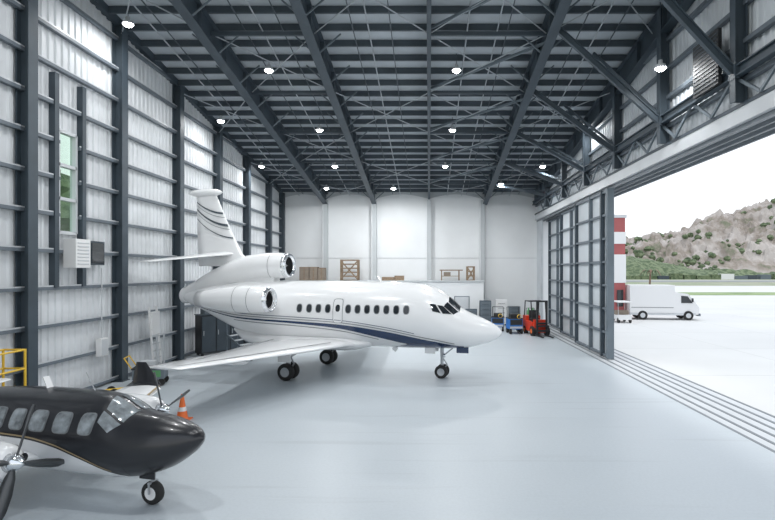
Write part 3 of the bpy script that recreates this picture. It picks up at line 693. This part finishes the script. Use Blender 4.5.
gd = MB(); gd.bx((-0.9, -0.45, 0.3), (0.9, 0.45, 0.45), 'dark'); gd.bx((-0.8, -0.4, 0.45), (0.1, 0.4, 1.15), 'steel'); gd.bx((0.2, -0.35, 0.45), (0.8, 0.35, 0.85), 'steel_mid')
gd.cyl((0.2, 0, 1.0), (0.85, 0, 1.0), 0.22, 0.18, 'dark', 18); gd.bx((-0.78, -0.42, 0.55), (-0.1, -0.4, 1.05), 'steel_mid')
for x in (-0.65, 0.65):
    for y in (-0.4, 0.4): gd.cyl((x, y-0.06, 0.18), (x, y+0.06, 0.18), 0.18, 0.18, 'rubber', 16)
gd.beam((0.9, 0, 0.35), (1.7, 0, 0.12), 0.05, 0.05, 'yellow'); gd.build('ground_support_unit', (-8.0, 26.3, 0), math.radians(10), bevel=0.02)
ls = MB()
for x in (-0.35, 0.35):
    ls.beam((x, -0.9, 0.15), (x, 0.5, 1.1), 0.04, 0.08, 'steel_mid'); ls.beam((x, 0.5, 0.1), (x, 0.5, 1.9), 0.04, 0.04, 'steel_mid'); ls.beam((x, -0.9, 0.9), (x, 0.5, 1.9), 0.03, 0.03, 'steel_mid'); ls.beam((x, -0.9, 0.1), (x, 0.6, 0.1), 0.05, 0.05, 'steel_mid'); ls.beam((x, -0.9, 0.1), (x, -0.9, 0.9), 0.03, 0.03, 'steel_mid')
for i in range(5): ls.box((0, -0.8+i*0.29, 0.25+i*0.2), (0.7, 0.22, 0.03), 'alu')
for x in (-0.35, 0.35):
    for y in (-0.85, 0.55): ls.cyl((x-0.03, y, 0.09), (x+0.03, y, 0.09), 0.09, 0.09, 'rubber', 12)
ls.build('maintenance_steps', (-8.6, 23.8, 0), math.radians(70))
tb = MB(); tb.cyl((-0.9, 0, 0.2), (0.8, 0, 0.2), 0.05, 0.05, 'yellow', 10); tb.beam((0.8, 0, 0.2), (1.1, 0.2, 0.2), 0.05, 0.08, 'dark'); tb.beam((0.8, 0, 0.2), (1.1, -0.2, 0.2), 0.05, 0.08, 'dark')
tb.cyl((-0.9, -0.04, 0.2), (-0.9, 0.04, 0.2), 0.12, 0.12, 'red', 12)
for y in (-0.25, 0.25): tb.cyl((0, y-0.04, 0.14), (0, y+0.04, 0.14), 0.14, 0.14, 'rubber', 14)
tb.beam((0, -0.25, 0.14), (0, 0.25, 0.14), 0.04, 0.04, 'dark'); tb.build('tow_bar', (-10.1, 16.6, 0), math.radians(40))
sc = MB(); sc.bx((-0.5, -0.35, 0.25), (0.5, 0.35, 0.6), 'steel_mid'); sc.bx((-0.52, -0.37, 0.6), (0.52, 0.37, 0.65), 'dark'); sc.bx((-0.3, -0.2, 0.65), (0.2, 0.2, 0.85), 'alu'); sc.bx((-0.4, -0.36, 0.3), (0.0, -0.35, 0.55), 'dark'); sc.bx((0.1, -0.36, 0.32), (0.4, -0.355, 0.55), 'green')
for x in (-0.4, 0.4):
    for y in (-0.3, 0.3): sc.cyl((x, y-0.04, 0.13), (x, y+0.04, 0.13), 0.13, 0.13, 'rubber', 14)
sc.cyl((-0.5, -0.3, 0.6), (-0.75, -0.3, 1.0), 0.02, 0.02, 'yellow', 8); sc.cyl((-0.5, 0.3, 0.6), (-0.75, 0.3, 1.0), 0.02, 0.02, 'yellow', 8); sc.cyl((-0.75, -0.3, 1.0), (-0.75, 0.3, 1.0), 0.02, 0.02, 'yellow', 8)
sc.build('service_cart', (-9.8, 18.3, 0), math.radians(15), bevel=0.015)
ld_ = MB()
for y in (-0.28, 0.28): ld_.beam((0.22, y, 0), (0.0, y, 2.6), 0.05, 0.09, 'white_m'); ld_.beam((0.3, y+0.02, 0), (0.3, y+0.02, 1.5), 0.04, 0.08, 'alu')
for i in range(8): z = 0.3+i*0.28; ld_.beam((0.22-0.08*z, -0.28, z), (0.22-0.08*z, 0.28, z), 0.06, 0.04, 'alu')
ld_.bx((0.06, -0.27, 1.5), (0.14, 0.27, 2.4), 'white_m')
ld_.build('step_ladder', (-10.95, 20.6, 0))
ys = MB()
for x in (-0.28, 0.28):
    for y in (-0.75, 0.75): ys.cyl((x, y, 0.1), (x, y, 2.0), 0.03, 0.03, 'yellow', 8); ys.cyl((x-0.03, y, 0.1), (x+0.03, y, 0.1), 0.1, 0.1, 'rubber', 12)
for z in (0.4, 1.0, 1.5, 1.98):
    for x in (-0.28, 0.28): ys.cyl((x, -0.75, z), (x, 0.75, z), 0.025, 0.025, 'yellow', 8)
    for y in (-0.75, 0.75): ys.cyl((-0.28, y, z), (0.28, y, z), 0.025, 0.025, 'yellow', 8)
ys.bx((-0.28, -0.75, 1.0), (0.28, 0.75, 1.04), 'wood'); ys.build('work_platform', (-10.65, 12.6, 0))
eb = MB(); eb.bx((XL+0.22, 17.6, 1.1), (XL+0.4, 18.0, 1.7), 'white_m'); eb.bx((XL+0.4, 17.63, 1.13), (XL+0.41, 17.97, 1.67), 'alu'); eb.cyl((XL+0.3, 17.8, 1.7), (XL+0.3, 17.8, 4.1), 0.02, 0.02, 'alu', 8); eb.build('electrical_panel')
cn = MB(); cn.bx((-0.2, -0.2, 0), (0.2, 0.2, 0.03), 'orange'); cn.rev((0, 0, 0), [(0.03, 0.15), (0.25, 0.11)], 'orange', 18, 'z'); cn.rev((0, 0, 0), [(0.25, 0.11), (0.36, 0.085)], 'white_m', 18, 'z'); cn.rev((0, 0, 0), [(0.36, 0.085), (0.7, 0.03), (0.7, 0.001)], 'orange', 18, 'z')
cn.build('traffic_cone', (-6.62, 13.95, 0))

# ------------------------------------------------------------------ outside
v = MB()
v.bx((-2.8, -1.0, 0.55), (0.7, 1.0, 2.85), 'white_m'); v.bx((-2.8, -1.0, 0.4), (2.3, 1.0, 0.6), 'alu')
rings = []
for y in (-0.95, 0.95): rings.append([Vector((0.7, y, 0.45)), Vector((2.55, y, 0.45)), Vector((2.6, y, 1.05)), Vector((2.35, y, 1.35)), Vector((1.75, y, 2.15)), Vector((0.7, y, 2.3))])
v.loft(rings, 'white_m', smooth=False)
for y in (-0.97, 0.97): v.add([(1.2, y, 1.4), (2.1, y, 1.4), (1.7, y, 1.95), (1.2, y, 2.0)], [(0,1,2,3)], 'glassdk')
for y in (-1.01, 1.01): v.bx((-2.7, y-0.004, 1.0), (0.6, y+0.004, 1.05), 'silverp')
v.add([(2.355, -0.8, 1.42), (2.355, 0.8, 1.42), (1.81, 0.75, 2.12), (1.81, -0.75, 2.12)], [(0,1,2,3)], 'glassdk')
v.bx((2.55, -0.7, 0.6), (2.63, 0.7, 0.85), 'dark'); v.bx((2.5, -0.95, 0.35), (2.7, 0.95, 0.55), 'steel_mid')
for x in (-1.8, 1.75):
    for y in (-0.9, 0.9): v.cyl((x, y-0.12, 0.38), (x, y+0.12, 0.38), 0.38, 0.38, 'rubber', 20); v.cyl((x, y-0.13, 0.38), (x, y+0.13, 0.38), 0.2, 0.2, 'alu', 16)
v.bx((2.0, -1.2, 1.5), (2.08, -1.0, 1.8), 'dark')
v.build('delivery_van', (19.5, 43.5, -0.015), math.radians(-8), bevel=0.04)
rb = MB(); rb.bx((14.0, 44, -0.015), (16.6, 50, 8.6), 'redw'); rb.bx((13.95, 43.95, 6.3), (16.65, 50.05, 7.3), 'white_m'); rb.bx((13.95, 43.95, 3.0), (16.65, 50.05, 5.4), 'white_m'); rb.bx((13.9, 43.9, 8.5), (16.7, 50.1, 8.75), 'alu')
rb.bx((15.9, 43.9, 1.0), (16.4, 44.0, 2.4), 'glassdk'); rb.build('red_building')
cart = MB(); cart.bx((-0.5, -0.8, 0.25), (0.5, 0.8, 0.6), 'white_m'); cart.bx((-0.5, -0.2, 0.6), (0.5, 0.2, 0.95), 'card')
for x in (-0.45, 0.45):
    for y in (-0.6, 0.6): cart.cyl((x-0.06, y, 0.2), (x+0.06, y, 0.2), 0.2, 0.2, 'rubber', 12); cart.cyl((x, y, 0.6), (x, y*0.8, 1.6), 0.02, 0.02, 'alu', 6)
cart.bx((-0.55, -0.8, 1.58), (0.55, 0.8, 1.66), 'white_m'); cart.build('golf_cart', (15.1, 40.8, -0.015))

hs = hermite([60, 130, 150, 165, 185, 200, 215, 230, 250, 270, 300, 360, 460], [22, 28, 30, 25, 26, 35, 38, 47, 49, 57, 56, 50, 40])
def hz(x, y, X0, X1, Y0_, Y1_, hf, amp):
    u = (y-Y0_)/(Y1_-Y0_)
    sh_ = min(1, math.sin(min(1, u*1.25)*math.pi/2)**0.9) if u < 0.8 else 1-(u-0.8)*2
    nz = noise.fractal(Vector((x*0.03, y*0.03, 1.3)), 0.5, 2.2, 7)*amp + abs(noise.noise(Vector((x*0.08, y*0.08, 5))))*amp*1.2 + noise.noise(Vector((x*0.3, y*0.3, 9)))*amp*0.4
    return max(hf(x)*sh_ + nz*min(1, u*4)*(1 if u < 0.85 else 0.5), -0.2)-0.25
def hill(name, k, X0, X1, Y0_, Y1_, hf, nx, ny, amp):
    vs = []; fs = []
    for j in range(ny+1):
        for i in range(nx+1):
            x = X0+(X1-X0)*i/nx; y = Y0_+(Y1_-Y0_)*j/ny
            vs.append((x, y, -0.25 if j == 0 else hz(x, y, X0, X1, Y0_, Y1_, hf, amp)))
    for j in range(ny):
        for i in range(nx):
            a = j*(nx+1)+i; fs.append((a, a+1, a+nx+2, a+nx+1))
    m_ = MB(); m_.add(vs, fs, k, False); return m_.build(name)
hill('rocky_hill', 'hill', 60, 460, 330, 460, hs, 220, 70, 7)
hill('green_foothill', 'leaf', 90, 420, 290, 330, hermite([90, 125, 150, 190, 230, 420], [10, 11, 7, 3, 1.5, 1]), 160, 10, 2.2)
# trees scattered over the hillside (one mass)
sb = MB()
for i in range(420):
    x = 100+random.random()*230; y = 331+(random.random()**1.6)*85
    if noise.noise(Vector((x*0.02, y*0.02, 3))) < -0.12 and x > 190: continue
    blob(sb, Vector((x, y, hz(x, y, 60, 460, 330, 460, hs, 7)+0.4)), 1.0+random.random()*1.9, 5, 7, 0.8)
sb.build('hillside_trees')
hg = MB(); x = 100
while x < 330:
    w_ = 4+random.random()*4; hg.bx((x, 262, -0.25), (x+w_, 265, 1.2+random.random()*1.6), random.choice(['steel', 'leaf', 'leaf', 'steel_mid', 'white_m'])); x += w_+random.random()*2
hg.build('fence_line_vehicles')
pt_ = MB(); pt_.cyl((0, 0, 0), (0.2, 0, 3.9), 0.14, 0.1, 'trunk', 10)
for i in range(13):
    a = 2*math.pi*i/13; rings = []
    for q in range(7):
        u = q/6; c = Vector((0.2+math.cos(a)*1.2*u, math.sin(a)*1.2*u, 3.9+0.6*math.sin(u*2.2)-0.9*u*u)); sd_ = Vector((-math.sin(a), math.cos(a), 0))*(0.18*math.sin(math.pi*min(0.97, u+0.08)))
        rings.append([c-sd_-Vector((0, 0, 0.08)), c, c+sd_-Vector((0, 0, 0.08))])
    pt_.loft(rings, 'trunk' if i % 3 == 0 else 'leaf', closed=False)
pt_.build('palm_tree', (26.2, 62.0, -0.01))

# ------------------------------------------------------------------ world, sun
wd_ = bpy.data.worlds.new('world'); scene.world = wd_; wd_.use_nodes = True
nt = wd_.node_tree; bg = nt.nodes['Background']
tc = nt.nodes.new('ShaderNodeTexCoord'); sx = nt.nodes.new('ShaderNodeSeparateXYZ'); cr = nt.nodes.new('ShaderNodeValToRGB')
cr.color_ramp.elements[0].position = 0.0; cr.color_ramp.elements[0].color = (0.95, 0.97, 0.985, 1)
cr.color_ramp.elements[1].position = 0.8; cr.color_ramp.elements[1].color = (0.78, 0.87, 1.0, 1)
nt.links.new(tc.outputs['Generated'], sx.inputs[0]); nt.links.new(sx.outputs['Z'], cr.inputs[0]); nt.links.new(cr.outputs[0], bg.inputs[0])
bg.inputs[1].default_value = 1.3
sd_ = bpy.data.lights.new('sun', 'SUN'); sd_.energy = 1.3; sd_.angle = math.radians(12); sd_.color = (1, 0.97, 0.92)
so = bpy.data.objects.new('sun', sd_); scene.collection.objects.link(so)
so.rotation_euler = Vector((0.30, -0.15, 0.95)).to_track_quat('Z', 'Y').to_euler(); so.location = (30, -10, 40)

cam = bpy.data.cameras.new('camera'); co = bpy.data.objects.new('camera', cam); scene.collection.objects.link(co)
co.location = (0, 0, 4.0); co.rotation_euler = (math.pi/2, 0, 0)
cam.sensor_width = 36; cam.lens = 520/775*36; cam.shift_x = -41.5/775; cam.shift_y = 11/775
cam.clip_end = 2000
scene.camera = co
